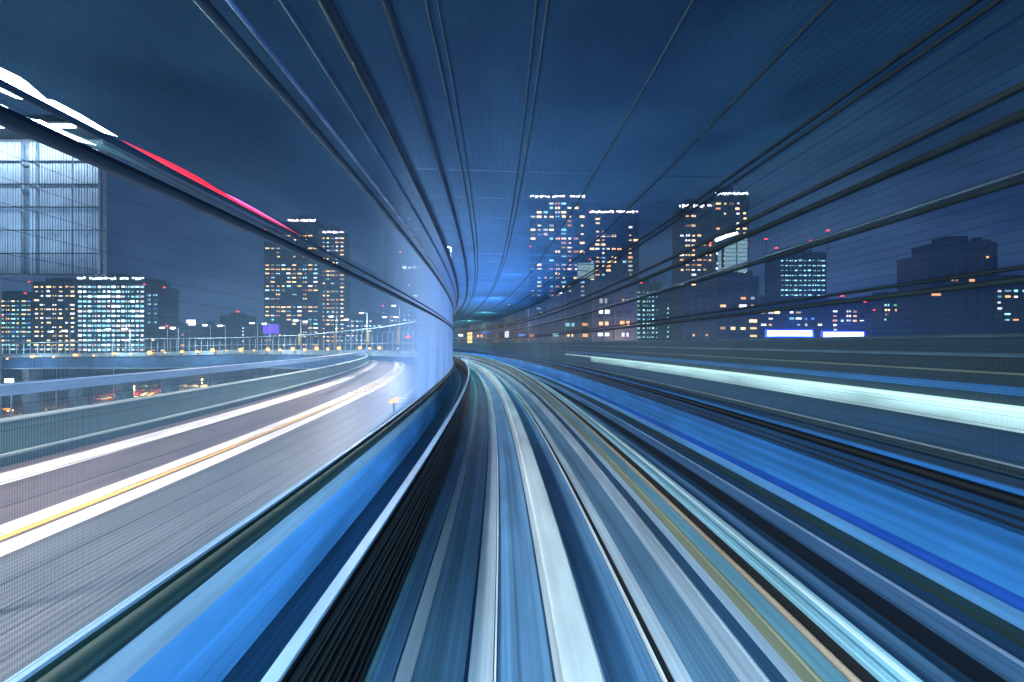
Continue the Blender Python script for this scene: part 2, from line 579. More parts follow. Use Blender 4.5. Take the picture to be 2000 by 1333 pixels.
w = empty('parapet', 'broad bright blue parapet on the far side of the other track', 'parapet')
sweep('parapet_core', rect(4.68, 4.96, -3.2, -1.32), M['barrier_blue'], parent=w)
sweep('blue_face', rect(4.63, 4.678, -2.60, -2.42, 0.01), M['wall_blue_lit'], parent=w)
sweep('deep_band', rect(4.655, 4.678, -2.41, -2.29), M['wall_deep'], parent=w)
sweep('light_face', rect(4.64, 4.678, -2.28, -1.73, 0.01), M['wall_light_blue'], parent=w)
sweep('upper_face', rect(4.655, 4.678, -1.72, -1.50), M['barrier_blue'], parent=w)
sweep('dark_beam', circ(4.64, -1.43, 0.05, 10), M['black'], parent=w, smooth=True)
sweep('bright_strip', rect(4.62, 4.678, -1.36, -1.315, 0.005), M['wall_light_blue'], parent=w)
for h in (-1.58, -1.66):
    sweep('cable', circ(4.64, h, 0.015), M['cable_dark'], parent=w, smooth=True)
structure(sweep('service_walkway', rect(4.97, 6.98, -1.95, -1.62), M['barrier_blue']))
for d, r, mt, lb in ((5.35, 0.03, 'black', 'black cable on the service walkway nearest the blue parapet'),
                     (5.75, 0.035, 'cap_blue', 'pale blue cable duct in the middle of the service walkway'),
                     (6.25, 0.04, 'black', 'thick black cable on the service walkway'),
                     (6.6, 0.015, 'slab_white', 'thin white conduit on the service walkway beside the barrier')):
    tag(sweep('conduit', circ(d, -1.60 + r, r), M[mt], smooth=True), lb, 'cable')

w = empty('noise_barrier', 'long banded barrier right of the tracks below the skyline', 'barrier')
sweep('barrier_core', rect(7.02, 7.25, -3.2, 0.07), M['barrier_green'], parent=w)
sweep('blue_panel', rect(6.99, 7.018, -1.61, -1.20), M['barrier_blue'], parent=w)
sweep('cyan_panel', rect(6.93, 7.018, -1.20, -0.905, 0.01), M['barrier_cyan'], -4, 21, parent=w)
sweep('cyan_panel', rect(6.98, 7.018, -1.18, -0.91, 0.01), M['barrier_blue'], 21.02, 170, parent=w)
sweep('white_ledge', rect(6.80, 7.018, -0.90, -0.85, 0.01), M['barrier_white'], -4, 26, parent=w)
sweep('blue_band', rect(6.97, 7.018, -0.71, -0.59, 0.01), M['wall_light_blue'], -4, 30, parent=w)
sweep('pale_line', rect(6.98, 7.018, -0.43, -0.405), M['barrier_line'], parent=w)
sweep('grey_line', rect(6.96, 7.018, -0.19, -0.13, 0.01), M['cage_light'], parent=w)
sweep('top_rail', circ(7.1, 0.11, 0.035), M['cage_light'], parent=w, smooth=True)

# ------------------------------------------------------------------ the see-through steel cage over both tracks
cage = empty('mesh_canopy', 'see-through steel mesh canopy of long pipes enclosing both tracks', 'canopy')
PIPES = [(-2.22, 1.00, 0.045, 'cage_steel'), (-2.20, 1.13, 0.018, 'rib_steel'), (-2.18, 2.45, 0.045, 'cage_steel'), (-2.10, 2.60, 0.02, 'cage_light'),
         (-2.02, 3.12, 0.035, 'rib_steel'), (-1.87, 3.56, 0.075, 'cage_steel'), (-1.25, 3.60, 0.05, 'cage_steel'),
         (-0.83, 3.60, 0.018, 'cage_steel'), (-0.71, 3.60, 0.013, 'cage_steel'), (0.33, 3.60, 0.014, 'cage_steel'), (0.45, 3.60, 0.017, 'cage_steel'),
         (1.97, 3.60, 0.018, 'cage_steel'), (3.43, 3.60, 0.024, 'cage_steel'), (4.92, 3.58, 0.035, 'cage_steel'), (4.98, 3.46, 0.03, 'cage_steel'),
         (5.02, 2.50, 0.045, 'cage_steel'), (5.02, 2.22, 0.055, 'cage_steel'), (5.02, 1.66, 0.025, 'cage_light'), (5.02, 1.59, 0.035, 'cage_steel'),
         (5.02, 0.74, 0.022, 'cage_steel'), (5.02, 0.62, 0.032, 'cage_steel')]
for d, h, r, mt in PIPES:
    sweep('long_pipe', circ(d, h, r), M[mt], -3, 150, parent=cage, smooth=True)
OUT = [(-2.26, -1.53), (-2.26, 2.45), (-1.95, 3.64), (4.97, 3.64), (5.06, 3.45), (5.06, -1.31)]


def along(profile, step):
    res = []
    for (a, b) in zip(profile[:-1], profile[1:]):
        Ln = math.hypot(b[0] - a[0], b[1] - a[1])
        n = max(1, int(round(Ln / step)))
        for k in range(n):
            res.append((a[0] + (b[0] - a[0]) * k / n, a[1] + (b[1] - a[1]) * k / n))
    return res


for k in range(34):                                       # close-set cross bars of the roof
    s = 7.0 + k * 1.3
    MB().tube([at(s, -1.85, 3.68), at(s, 4.9, 3.68)], 0.012 + 0.018 * min(1, k / 10), 5).build('roof_bar', M['rib_steel' if k < 5 else 'netting'], cage)
def hoops(prof, c0, c1, s_a, s_b):
    m_ = MB()
    s = 0.3
    while s < 120:                                        # hoop wires, closer set near the eye
        st = 0.005 if s < 2.5 else (0.008 if s < 5 else 0.014 if s < 22 else 0.014 + 0.0007 * (s - 22))
        cov = c0 + (c1 - c0) * min(1, max(0, (s - s_a) / (s_b - s_a)))
        r = st * 0.5 * (cov if s < 22 else max(0.09, cov - 0.005 * (s - 22)))
        V, Fc = [], []
        a = TH - K * s
        tx, ty = math.sin(a), math.cos(a)
        for (d, h) in prof:
            p = at(s, d, h)
            q = at(s, d + (1.4 - d) / 2 * r, h + (1.5 - h) / 2 * r)
            V += [(p.x - tx * r, p.y - ty * r, p.z), (p.x + tx * r, p.y + ty * r, p.z), (q.x, q.y, q.z)]
        for i in range(len(prof) - 1):
            for k in range(3):
                k2 = (k + 1) % 3
                Fc.append((i * 3 + k, i * 3 + k2, i * 3 + 3 + k2, i * 3 + 3 + k))
        m_.add(V, Fc)
        s += st
    return m_


hoops(OUT[:3], 0.18, 0.20, 3, 9).build('wire_netting', M['netting_lit'], cage)
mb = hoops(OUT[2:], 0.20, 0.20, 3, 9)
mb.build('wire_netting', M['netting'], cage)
mb = MB()
lw = along(OUT, 0.115)
ss = [x for x in steps(-3, 120)]
for (d, h) in lw:                                         # long wires
    r = 0.0010 if d < -2.1 and h < 2.4 else 0.0018
    V, Fc = [], []
    for s in ss:
        V += [at(s, d - r, h - r), at(s, d + r, h - r), at(s, d, h + r)]
    for i in range(len(ss) - 1):
        for k in range(3):
            k2 = (k + 1) % 3
            Fc.append((i * 3 + k, i * 3 + k2, i * 3 + 3 + k2, i * 3 + 3 + k))
    mb.add(V, Fc)
mb.build('wire_netting', M['long_wire'], cage)
for k in range(32):                                       # ribs
    s = 21 + k * 3.0
    m2 = MB()
    pts = [at(s, d * 1.0 + (0.04 if d > 0 else -0.04), h + (0.04 if h > 3 else 0)) for d, h in OUT]
    m2.tube(pts, 0.022, 6)
    m2.build('rib', M['rib_steel'], cage)

# ------------------------------------------------------------------ the road inside the loop
RH = -3.15
structure(sweep('road', rect(-13.2, -4.45, -4.3, RH - 0.012), M['asphalt'], -8, 230))
structure(sweep('road_lane', rect(-7.38, -4.5, RH - 0.03, RH - 0.004), M['asphalt_grooved'], -8, 230))
structure(sweep('road_marking', rect(-12.1, -11.15, RH - 0.03, RH), M['marking_white'], -8, 34))
structure(sweep('road_marking', rect(-8.7, -8.24, RH - 0.03, RH), M['marking_white'], -8, 22))
structure(sweep('road_marking', rect(-8.20, -8.03, RH - 0.03, RH + 0.004), M['marking_yellow'], -8, 230))
structure(sweep('road_marking', rect(-7.92, -7.44, RH - 0.03, RH), M['marking_white'], -8, 22))


def hatch(d0, d1, s0, s1, step, duty, skew):
    m_ = MB()
    s_ = s0
    while s_ < s1:
        z1 = RH + 0.004
        a_, b_ = s_, s_ + step * duty
        m_.add([at(a_, d0, z1), at(b_, d0, z1), at(b_ + skew, d1, z1), at(a_ + skew, d1, z1)], [(0, 1, 2, 3)])
        s_ += step
    structure(m_.build('road_marking', M['marking_white']))


hatch(-8.75, -8.26, 22, 150, 1.0, 0.62, -0.35)
hatch(-7.92, -7.35, 22, 150, 1.0, 0.62, -0.35)
hatch(-12.1, -11.4, 34, 150, 1.0, 0.6, -0.3)
hatch(-5.1, -4.75, 18, 110, 1.2, 0.5, 0.2)
tag(sweep('kerb', rect(-4.5, -4.28, -3.6, -3.0, 0.02), M['parapet_green'], -8, 230), 'dark concrete kerb on the road side of the cage', 'kerb')

w = empty('road_parapet', 'grey green parapet wall along the inner side of the road', 'parapet')
sweep('wall_panel', rect(-13.0, -12.72, -4.2, -2.02), M['parapet_green'], -8, 230, parent=w)
sweep('cap', rect(-13.05, -12.68, -2.015, -1.96, 0.01), M['parapet_line'], -8, 230, parent=w)
sweep('ledge', rect(-12.715, -12.62, -2.90, -2.82, 0.01), M['parapet_line'], -8, 230, parent=w)
w = empty('parapet_railing', 'thick pale blue rail carried above the road parapet', 'railing')
sweep('rail_beam', rect(-13.0, -12.8, -1.36, -1.05, 0.04), M['rail_blue'], -8, 150, parent=w)
for k in range(30):
    s = 1.5 + 5 * k
    MB().tube([at(s, -12.9, -1.95), at(s, -12.9, -1.37)], 0.022, 6).build('post', M['cage_steel'], w)

o = empty('marker_lamp', 'large amber marker lamp glowing on the near road kerb', 'lamp')
p = at(15.0, -4.4, -2.52)
mk = MB()
hd = heading(15)
o.location = p
ca, sa = math.cos(hd), math.sin(hd)
n = 14
V = []
for zz in (-0.05, 0.05):
    for k in range(n):
        an = 2 * math.pi * k / n
        V.append((0.24 * math.cos(an) * abs(math.cos(an)) ** -0.3 if abs(math.cos(an)) > 1e-6 else 0, zz, 0.10 * math.sin(an)))
Fc = [tuple(range(n)), tuple(range(2 * n - 1, n - 1, -1))] + [(k, k + n, (k + 1) % n + n, (k + 1) % n) for k in range(n)]
lens = mesh_obj('lens', V, Fc, M['lamp_amber_big'], o)
lens.rotation_euler = (0, R_(-24), 0)
MB().box(-0.03, 0.03, -0.03, 0.03, -0.5, -0.1).build('stem', M['cage_steel'], o)

# ------------------------------------------------------------------ viaduct piers
for k in range(9):
    s = 14 + 22 * k
    o = MB().box(-1.2, 1.2, -1.0, 1.0, 0, H0 - 5.6).box(-6.5, 5.5, -1.1, 1.1, H0 - 5.6, H0 - 4.31).build('viaduct_pier', M['pier'])
    o.location = at(s, -3.4, -H0)
    o.rotation_euler = (0, 0, heading(s))
    tag(o, 'concrete pier under the curved viaduct', 'pier', 'viaduct piers')

# ------------------------------------------------------------------ the far deck with its bent-top fence
ANCH = [(-60, 105, 667, 694, 712), (0, 98, 671, 692, 709), (140, 94, 668, 690, 707), (285, 90, 662, 689, 704), (450, 85, 660, 684, 698), (600, 76, 654, 684, 694),
        (740, 62, 640, 685, 692), (830, 51, 626, 685, 695), (880, 44, 612, 687, 699)]


def far(x):
    for a, b in zip(ANCH[:-1], ANCH[1:]):
        if x <= b[0]:
            t = (x - a[0]) / (b[0] - a[0])
            return [a[i] + (b[i] - a[i]) * t for i in range(5)]
    return list(ANCH[-1])


def farpt(x, which, back=0.0):
    v = far(x)
    return px(x, v[which], v[1]) + Vector((0, back, 0))


def ribbon(name, hs, thick, mat, parent, x0=-60, x1=880, dy=0.0):
    """wall along the far deck between two heights given as (anchor row, offset)"""
    V, Fc = [], []
    xs = [x0 + (x1 - x0) * i / 60 for i in range(61)]
    for x in xs:
        lo = farpt(x, hs[0][0]).z + hs[0][1]
        hi = farpt(x, hs[1][0]).z + hs[1][1]
        p = farpt(x, 3)
        y = p.y + dy
        V += [(p.x, y, lo), (p.x, y, hi), (p.x, y + thick, hi), (p.x, y + thick, lo)]
    for i in range(60):
        for k in range(4):
            k2 = (k + 1) % 4
            Fc.append((i * 4 + k, i * 4 + 4 + k, i * 4 + 4 + k2, i * 4 + k2))
    Fc += [(0, 1, 2, 3), (243, 242, 241, 240)]
    return mesh_obj(name, V, Fc, mat, parent)


w = empty('far_viaduct', 'far curved viaduct deck with white parapet and dark blue side', 'viaduct')
ribbon('parapet', ((3, -1.1), (3, 0.0)), 0.4, M['deck_white'], w)
ribbon('deck_side', ((3, -4.2), (3, -1.12)), 9.0, M['deck_blue'], w, dy=0.2)
ribbon('lower_edge', ((3, -4.5), (3, -4.21)), 0.5, M['deck_white'], w)
for x in range(30, 860, 92):
    p = farpt(x, 3)
    MB().box(p.x - 1, p.x + 1, p.y + 2, p.y + 5, 0, p.z - 4.3).build('pier', M['pier'], w)

w = empty('noise_fence', 'tall steel fence with bent tops along the far viaduct', 'fence')
xs, x = [], -40.0
while x < 872:
    xs.append(x)
    x += 14 - max(0, x) / 872 * 4.5
for x in xs[:98]:
    b, t = farpt(x, 3), farpt(x, 2)
    hh = t.z - b.z
    q = Vector((b.x, b.y + 0.25, b.z - 0.05))
    MB().tube([q, q + Vector((0, 0, hh * 0.72)), q + Vector((0.35 * hh * 0.5, -0.5, hh))], 0.055, 5, 0.04).build('post', M['fence_post'], w)
ribbon('top_rail', ((2, -0.09), (2, 0.0)), 0.09, M['fence_post'], w, dy=-0.3)
ribbon('middle_rail', ((3, 1.30), (3, 1.37)), 0.05, M['fence_post'], w, dy=0.15)
mb = MB()
xs2 = [-50 + i * 4.2 for i in range(220)]
mb.tube([farpt(x_, 3) + Vector((0, 0.34, 0.1)) for x_ in range(-50, 880, 15)], 0.03, 4)
for x in xs2:
    b, t = farpt(x, 3), farpt(x, 2)
    hh = (t.z - b.z) * 0.72
    mb.box(b.x - 0.02, b.x + 0.02, b.y + 0.32, b.y + 0.36, b.z - 0.02, b.z + hh)
mb.build('mesh_panel', M['fence_panel'], w)
for i, x in enumerate((586, 655, 719, 779)):
    b = farpt(x, 3)
    o = MB().box(-0.28, 0.28, -0.06, 0.06, 0, 2.8).build('warning_sign', M['board_yellow'])
    o.location = (b.x, b.y - 0.1, b.z + 1.1)
    tag(o, 'narrow upright yellow board on the far fence, %s from the left' % ORD[i], 'sign', 'yellow boards on the far fence')

# amber lamps on the far parapet (small ones alternate with big ones)
AMB = [(14, 701, 0), (63, 697, 1), (104, 698, 0), (146, 694, 1), (183, 695, 0), (222, 691, 1), (255, 692, 0), (292, 689, 2), (322, 689, 0), (355, 687, 1), (385, 687, 1),
       (415, 684.5, 2), (442, 685, 0), (470, 683.5, 2), (496, 685, 0), (523, 683, 2), (547, 684, 1), (572, 682, 2), (595, 683.5, 1), (618, 681, 2), (640, 682, 1),
       (662, 680.5, 2), (703, 680, 2), (722, 681, 1), (741, 680, 2), (777, 681, 0), (806, 683, 0), (822, 684, 0), (834, 684, 0), (846, 686.5, 1), (859, 688, 0)]
lamp_me = None
for i, (x, y, big) in enumerate(AMB):
    z = far(x)[1] - 0.6
    p = px(x, y, z)
    o = empty('amber_lamp', '%s amber lamp along the far viaduct, %s from the left' % (('small', 'medium', 'large')[big], ORD[i]), 'lamp', 'amber lamps along the far viaduct', p)
    r = (0.17, 0.30, 0.42)[big] * z / 80
    bm = bmesh.new()
    bmesh.ops.create_uvsphere(bm, u_segments=10, v_segments=6, radius=r)
    me = bpy.data.meshes.new('bulb')
    bm.to_mesh(me)
    bm.free()
    me.materials.append(M['lamp_amber'])
    b_ = bpy.data.objects.new('bulb', me)
    COL.objects.link(b_)
    b_.parent = o
    zp = farpt(x, 3).z - 0.02
    MB().box(-0.05, 0.05, 0.0, 0.1, min(zp - p.z, -r) - 0.2, -r * 0.8).build('stem', M['cage_steel'], o)

# ------------------------------------------------------------------ street lamps
def street_lamp(base, top, side, label, group, hs=0.5, mat='lamp_far', rr=0.09, double=False):
    o = empty('street_lamp', label, 'street lamp', group, base)
    hh = top.z - base.z
    MB().tube([(0, 0, 0), (0, 0, hh * 0.6), (0, 0, hh)], rr, 6, rr * 0.6).build('pole', M['pole'], o)
    for sd in ((side, -side) if double else (side,)):
        arm = MB().tube([(0, 0, hh), (sd * hs * 0.8, 0, hh + 0.12 * hs), (sd * hs * 1.6, 0, hh + 0.1 * hs)], rr * 0.5, 5).build('arm', M['pole'], o)
        hd_ = MB()
        hd_.tube([(sd * hs * 1.2, 0, hh + 0.1 * hs), (sd * hs * 1.5, 0, hh + 0.02), (sd * hs * 2.2, 0, hh), (sd * hs * 2.5, 0, hh + 0.1 * hs)], 0.28 * hs, 8, 0.2 * hs)
        hd_.build('lamp_head', M[mat], arm, True)
    return o


LP = [(110, 648, 668, 0), (137, 647, 668, 0), (222, 644, 665, 0), (254, 643, 0, 1), (327, 641, 664, 0), (348, 642, 0, 1), (411, 636, 664, 0), (440, 637, 0, 1),
      (503, 632, 662, 0), (527, 633, 660, 0), (588, 627, 0, 1), (607, 629, 655, 0), (657, 619, 0, 1), (687, 625, 652, 0), (717, 612, 0, 1), (762, 620, 645, 0),
      (780, 598, 0, 1), (823, 578, 0, 1)]
for i, (x, yt, yb, near) in enumerate(LP):
    z = far(x)[1] + (1.0 if near else 26)
    t = px(x, yt, z)
    if near:
        b = Vector((t.x, t.y, farpt(x, 3).z - 0.2))
    else:
        b = Vector((t.x, t.y, 0))
    street_lamp(b, t, -1, '%s lit street lamp %s the far viaduct fence, %s from the left' % ('slim' if near else 'distant', 'standing on' if near else 'rising behind', ORD[i]),
                'street lamps on and behind the far viaduct', hs=0.75 * z / 80, rr=0.09 * z / 80, double=(x in (327, 762)))
b = px(881, 510, 25)
street_lamp(Vector((b.x, b.y, H0 - 4.0)), px(880, 484, 25), -1, 'bright white street lamp close outside the canopy, upper centre', None, hs=0.24, mat='lamp_white', rr=0.05)
street_lamp(Vector((px(1104, 640, 60).x, 60, 0)), px(1104, 573, 60), -1, 'white street lamp below the leftmost of the right-hand towers', None, hs=0.5, mat='lamp_far', rr=0.08)
for i, (x, y) in enumerate(((985, 595), (1032, 597))):
    p = px(x, y, 62)
    street_lamp(Vector((p.x, p.y, 0)), p, 1, 'small distant street lamp seen through the roof netting, %s of two' % ('left' if i == 0 else 'right'), 'lamps seen through the roof netting', hs=0.45 if i == 0 else 0.2, rr=0.06)
# red signal light by the far fence
o = empty('signal_light', 'small red signal light on a thin post by the far fence', 'signal', None, px(797, 684, 48))
MB().tube([(0, 0, -1), (0, 0, 1.9)], 0.05, 6).build('post', M['pole'], o)
MB().box(-0.55, 0.55, -0.1, 0.1, 1.85, 2.0).box(-0.2, 0.2, -0.12, 0.12, 1.72, 2.15).build('red_lens', M['lamp_red'], o)

# ------------------------------------------------------------------ lit tubes left of the canopy; red and pink ones stand for a reflection
def tube_lamp(name, label, pts, r, mat, cat='light', parts=None):
    o = empty(name, label, cat, None, pts[0])
    rel = [Vector(p) - Vector(pts[0]) for p in pts]
    tb = MB()
    N_ = 24
    fine = []
    for i in range(N_ + 1):
        t_ = i / N_ * (len(rel) - 1)
        k_ = min(int(t_), len(rel) - 2)
        fine.append(rel[k_].lerp(rel[k_ + 1], t_ - k_))
    tb.tube(fine, r, 10)
    for i in range(N_ + 1):                                # drawn-out ends
        q_ = min(1.0, (i + 0.4) / N_ * (1.8 if 'red' in mat else 5)) * min(1.0, (N_ - i + 0.4) / N_ * 2.0)
        for k_ in range(10):
            v_ = Vector(tb.v[i * 10 + k_])
            tb.v[i * 10 + k_] = tuple(fine[i] + (v_ - fine[i]) * q_)
    tb.build('tube', M[mat], o, True)
    return o


def ray(x, y, d):
    """point on the vertical surface d metres right of the curve behind pixel x, y"""
    best = None
    for i in range(1, 4000):
        s_ = i * 0.02
        p_ = at(s_, d)
        if p_.y > 0.05:
            u = CX + F * p_.x / p_.y
            e_ = abs(u - x)
            if best is None or e_ < best[0]:
                best = (e_, s_, p_)
    s_, p_ = best[1], best[2]
    return Vector((p_.x, p_.y, H0 - (y - CY) / F * p_.y))


tube_lamp('fluorescent_tube', 'thick brilliant white tube light upper left, reaching the frame edge', [ray(-40, 138, -6), ray(95, 200, -6)], 0.13, 'tube_white')
tube_lamp('fluorescent_tube', 'tapering white tube light joining the thick one, before the red strip', [ray(68, 192, -6), ray(150, 232, -6), ray(229, 267, -6)], 0.085, 'tube_white')
tube_lamp('fluorescent_tube', 'thin white tube light just below the thick ones at upper left', [ray(54, 233, -6), ray(110, 258, -6), ray(189, 284, -6)], 0.055, 'tube_white')
tube_lamp('fluorescent_tube', 'short white tube light cut by the left frame edge', [ray(-30, 205, -6), ray(38, 226, -6)], 0.055, 'tube_white')
tube_lamp('reflection_tube', 'long red reflected streak, built as a glowing tube, running down toward the left twin tower', [ray(238, 274, -6), ray(330, 322, -6), ray(420, 372, -6), ray(585, 459, -6)], 0.075, 'reflection_red')
tube_lamp('reflection_tube', 'short pink reflected streak, built as a tube, along the lower half of the red one', [ray(440, 378, -5.9), ray(500, 411, -5.9), ray(572, 451, -5.9)], 0.022, 'reflection_pink')
gan = empty('lamp_gantry', 'dark steel beam carrying the tube lights beside the road', 'gantry')
MB().tube([ray(-40, 204, -6.15), ray(229, 300, -6.15), ray(585, 478, -6.15)], 0.05, 6).build('beam', M['cage_steel'], gan)
p = at(1.2, -6.15)
for xx in (-80,):
    q = ray(xx, 175, -6.15)
    MB().tube([(q.x, q.y, H0 - 3.2), (q.x, q.y, q.z)], 0.045, 6).build('post', M['cage_steel'], gan)

# ------------------------------------------------------------------ buildings
beacon_me = None


def building(name, label, x0, x1, ytop, z, mat, depth=None, fl=3.2, win=None, n=60, cols=None, crown=None, beacons=(), wsize=(2.2, 1.3), cat='building',
             yb=None, rows=None, dens=None, roofbox=True, slab=True, seed=0, bottom=None):
    rnd = random.Random(seed * 17 + int(x0))
    W = (x1 - x0) / F * z
    X = ((x0 + x1) / 2 - CX) / F * z
    Ht = H0 - (ytop - CY) / F * z
    D = depth or W * 0.7
    o = empty(name, label, cat, None, (X, z + D / 2, 0))
    hw = W / 2
    hd = D / 2
    MB().box(-hw, hw, -hd, hd, 0, Ht).build('wall', M[mat], o)
    mb = MB()
    if slab:
        k = fl
        while k < Ht - 0.6:
            mb.box(-hw - 0.12, hw + 0.12, -hd - 0.25, hd + 0.12, k - 0.18, k + 0.12)
            k += fl
        for c in range(5):
            cx_ = -hw + W * c / 4
            mb.box(cx_ - 0.3, cx_ + 0.3, -hd - 0.4, -hd - 0.002, 0, Ht + 0.3)
    mb.box(-hw - 0.2, hw + 0.2, -hd - 0.2, hd + 0.2, Ht + 0.001, Ht + 1.0)
    mb.build('facade_trim', M['trim'], o)
    if roofbox:
        MB().box(-hw * 0.5, hw * 0.3, -hd * 0.5, hd * 0.5, Ht + 1.01, Ht + 1.01 + min(5, Ht * 0.05)).build('plant_room', M['roof'], o)
    for c in range(4):
        a_ = rnd.uniform(-0.85, 0.75) * hw
        wd = rnd.uniform(0.04, 0.14) * W
        MB().box(a_, min(a_ + wd, hw * 0.95), -hd * 0.9, -hd * 0.55, Ht + 1.01, Ht + 1.01 + rnd.uniform(0.5, 2.6)).build('roof_plant', M['roof'], o)
    if crown:
        cw = MB()
        for c in range(22):
            a_ = -hw + W * c / 22
            lo, hi = rnd.uniform(-0.9, 0.2), rnd.uniform(0.5, 1.4)
            if rnd.random() < 0.1:
                continue
            cw.box(a_ + 0.02 * W / 22, a_ + W / 22 * rnd.uniform(0.6, 0.97), -hd - 0.45, -hd - 0.26, Ht + lo, Ht + hi)
        cw.build('lit_crown', M[crown], o)
    cells = []
    nc = max(2, int(W / (wsize[0] * 1.25)))
    k0 = bottom or (18 if x1 < 860 else 0)
    nr = int((Ht - k0 - 1.5) / fl)
    colw = [0.35 + rnd.random() ** 2.0 for _ in range(nc)]
    rowr = [rnd.random() for _ in range(nr + 1)]
    blk = {(i, j): rnd.random() for i in range(nr // 2 + 2) for j in range(nc // 4 + 2)}
    for r_ in range(nr):
        for c in range(nc):
            wgt = colw[c] * (0.1 + rnd.random()) if dens is None else rnd.random()
            wgt += 0.55 * rowr[r_] + 0.45 * blk[(r_ // 2, c // 4)]
            cells.append((wgt, r_, c))
    cells.sort(reverse=True)
    cells = cells[:n]
    protos = {}
    rest = {}
    pal = win or ['w_warm']
    for i, (_, r_, c) in enumerate(cells):
        mt = rnd.choice(pal)
        xc = -hw + W * (c + 0.5) / nc
        zc = k0 + 1.7 + r_ * fl
        ww, wh = wsize[0] / 2, wsize[1] / 2
        if i < 96:
            if mt not in protos:
                me = MB()
                me.box(-ww, ww, -0.12, 0.0, -wh, wh)
                q = me.build('lit_window', M[mt], o)
                protos[mt] = q
            else:
                q = protos[mt].copy()
                COL.objects.link(q)
                q.parent = o
            q.location = (xc + rnd.uniform(-0.2, 0.2), -hd - 0.10, zc + rnd.uniform(-0.12, 0.12))
            q.scale = (rnd.uniform(0.45, 1.05), 1, rnd.uniform(0.65, 1.0))
        else:
            rest.setdefault(mt, MB()).box(xc - ww, xc + ww, -hd - 0.22, -hd - 0.10, zc - wh, zc + wh)
    for mt, mbb in rest.items():
        q = mbb.build('lit_window', M[mt], o)
        q['kind'] = 'stuff'
    for (bx, by) in beacons:
        X2 = (bx - CX) / F * z - X
        Z2 = H0 - (by - CY) / F * z
        r2 = z / 640 * 1.8
        mast = MB()
        if Z2 > Ht + 1:
            mast.box(X2 - 0.15, X2 + 0.15, -hd * 0.3 - 0.15, -hd * 0.3 + 0.15, Ht + 1.0, Z2)
        if mast.v:
            b_ = mast.build('mast', M['cage_steel'], o)
        MB().box(X2 - r2 * 1.2, X2 + r2 * 1.2, -hd - 0.5 if Z2 <= Ht + 1 else -hd * 0.3 - r2, -hd - 0.22 if Z2 <= Ht + 1 else -hd * 0.3 + r2, Z2 - r2 * 0.5, Z2 + r2 * 0.5).build('warning_light', M['lamp_red'], o)
    return o


WW = ['w_warm', 'w_warm', 'w_warm', 'w_orange', 'w_white', 'w_cyan']
building('residential_tower', 'left twin tower with warm windows and raised glowing core', 517, 622, 447, 250, 'f_blue', 9, win=WW, n=150, seed=1, beacons=((566, 432), (520, 449)), wsize=(3.0, 1.3))
building('tower_core', 'taller narrow tower core with pinkish lit crown behind the left twin tower', 563, 617, 432, 262, 'f_blue', 16, win=WW, n=20, crown='crown', seed=2, bottom=95, wsize=(3.0, 1.2))
building('residential_tower', 'narrower right twin of the left tower pair, lit crown', 626, 673, 455, 256, 'f_blue', 9, win=WW, n=110, crown='crown', seed=3, wsize=(3.0, 1.3))
building('office_block', 'brilliantly lit cyan glass office block with white roof edge', 152, 283, 545, 230, 'f_dark', 14, fl=3.4, win=['w_cyan', 'w_cyan', 'w_white', 'crown_cyan'], n=420, crown='crown_cyan', seed=4, dens=1, wsize=(2.6, 1.7), beacons=((228, 541), (283, 556)))
building('office_block', 'slim blue glass block joined to the brilliantly lit office', 285, 310, 562, 232, 'f_blue', 14, win=['w_blue', 'w_cyan'], n=40, seed=5, wsize=(2.6, 1.7), beacons=((322, 562),))
building('apartment_block', 'dark apartment block with warm windows left of the bright office', 66, 148, 553, 235, 'f_dark', 14, win=['w_warm', 'w_warm', 'w_white'], n=80, seed=6, beacons=((58, 551), (126, 549), (134, 550)), wsize=(3.2, 1.4))
building('office_block', 'low office block with teal windows at the far left edge', -30, 62, 578, 240, 'f_dark', 14, win=['w_teal', 'w_cyan', 'w_warm', 'w_blue'], n=110, seed=7, beacons=((5, 572), (28, 571), (55, 571), (6, 617)), wsize=(3.0, 1.3))
building('warehouse', 'long dark low block right of the bright office', 285, 372, 640, 200, 'f_dark', 14, win=['w_warm', 'w_orange'], n=5, seed=8, roofbox=False, beacons=((327, 637),))
building('low_block', 'dark low block carrying a small lilac roof sign', 355, 440, 637, 230, 'f_dark', 14, win=['w_white', 'w_orange'], n=6, seed=9, roofbox=False)
building('low_block', 'far low block with a few pale windows and red light', 430, 478, 618, 320, 'f_blue', 14, win=['w_white', 'w_cyan'], n=18, seed=10, beacons=((456, 608),))
building('low_block', 'dark low block at the foot of the left twin towers', 478, 560, 640, 210, 'f_dark', 14, win=['w_blue', 'w_warm'], n=8, seed=11, roofbox=False)
building('low_block', 'wide low block with white strip windows right of the twin towers', 676, 745, 617, 220, 'f_blue', 14, win=['w_white', 'w_cyan'], n=34, seed=12)
building('office_block', 'mid-height block with red roof lights behind the lamp posts', 745, 778, 600, 260, 'f_blue', 14, win=['w_orange', 'w_white'], n=22, seed=13, beacons=((748, 598), (770, 598), (762, 620), (777, 620)))
building('office_tower', 'pale hazy tower with bright top floor behind the netting', 786, 850, 524, 210, 'f_pale', 16, win=['w_cyan', 'w_white'], n=26, crown='crown_cyan', seed=14, beacons=((776, 488),))
building('office_tower', 'tall faint blue tower behind the pale hazy one', 752, 826, 381, 300, 'f_blue', 20, win=['w_cyan', 'w_blue'], n=14, seed=15)

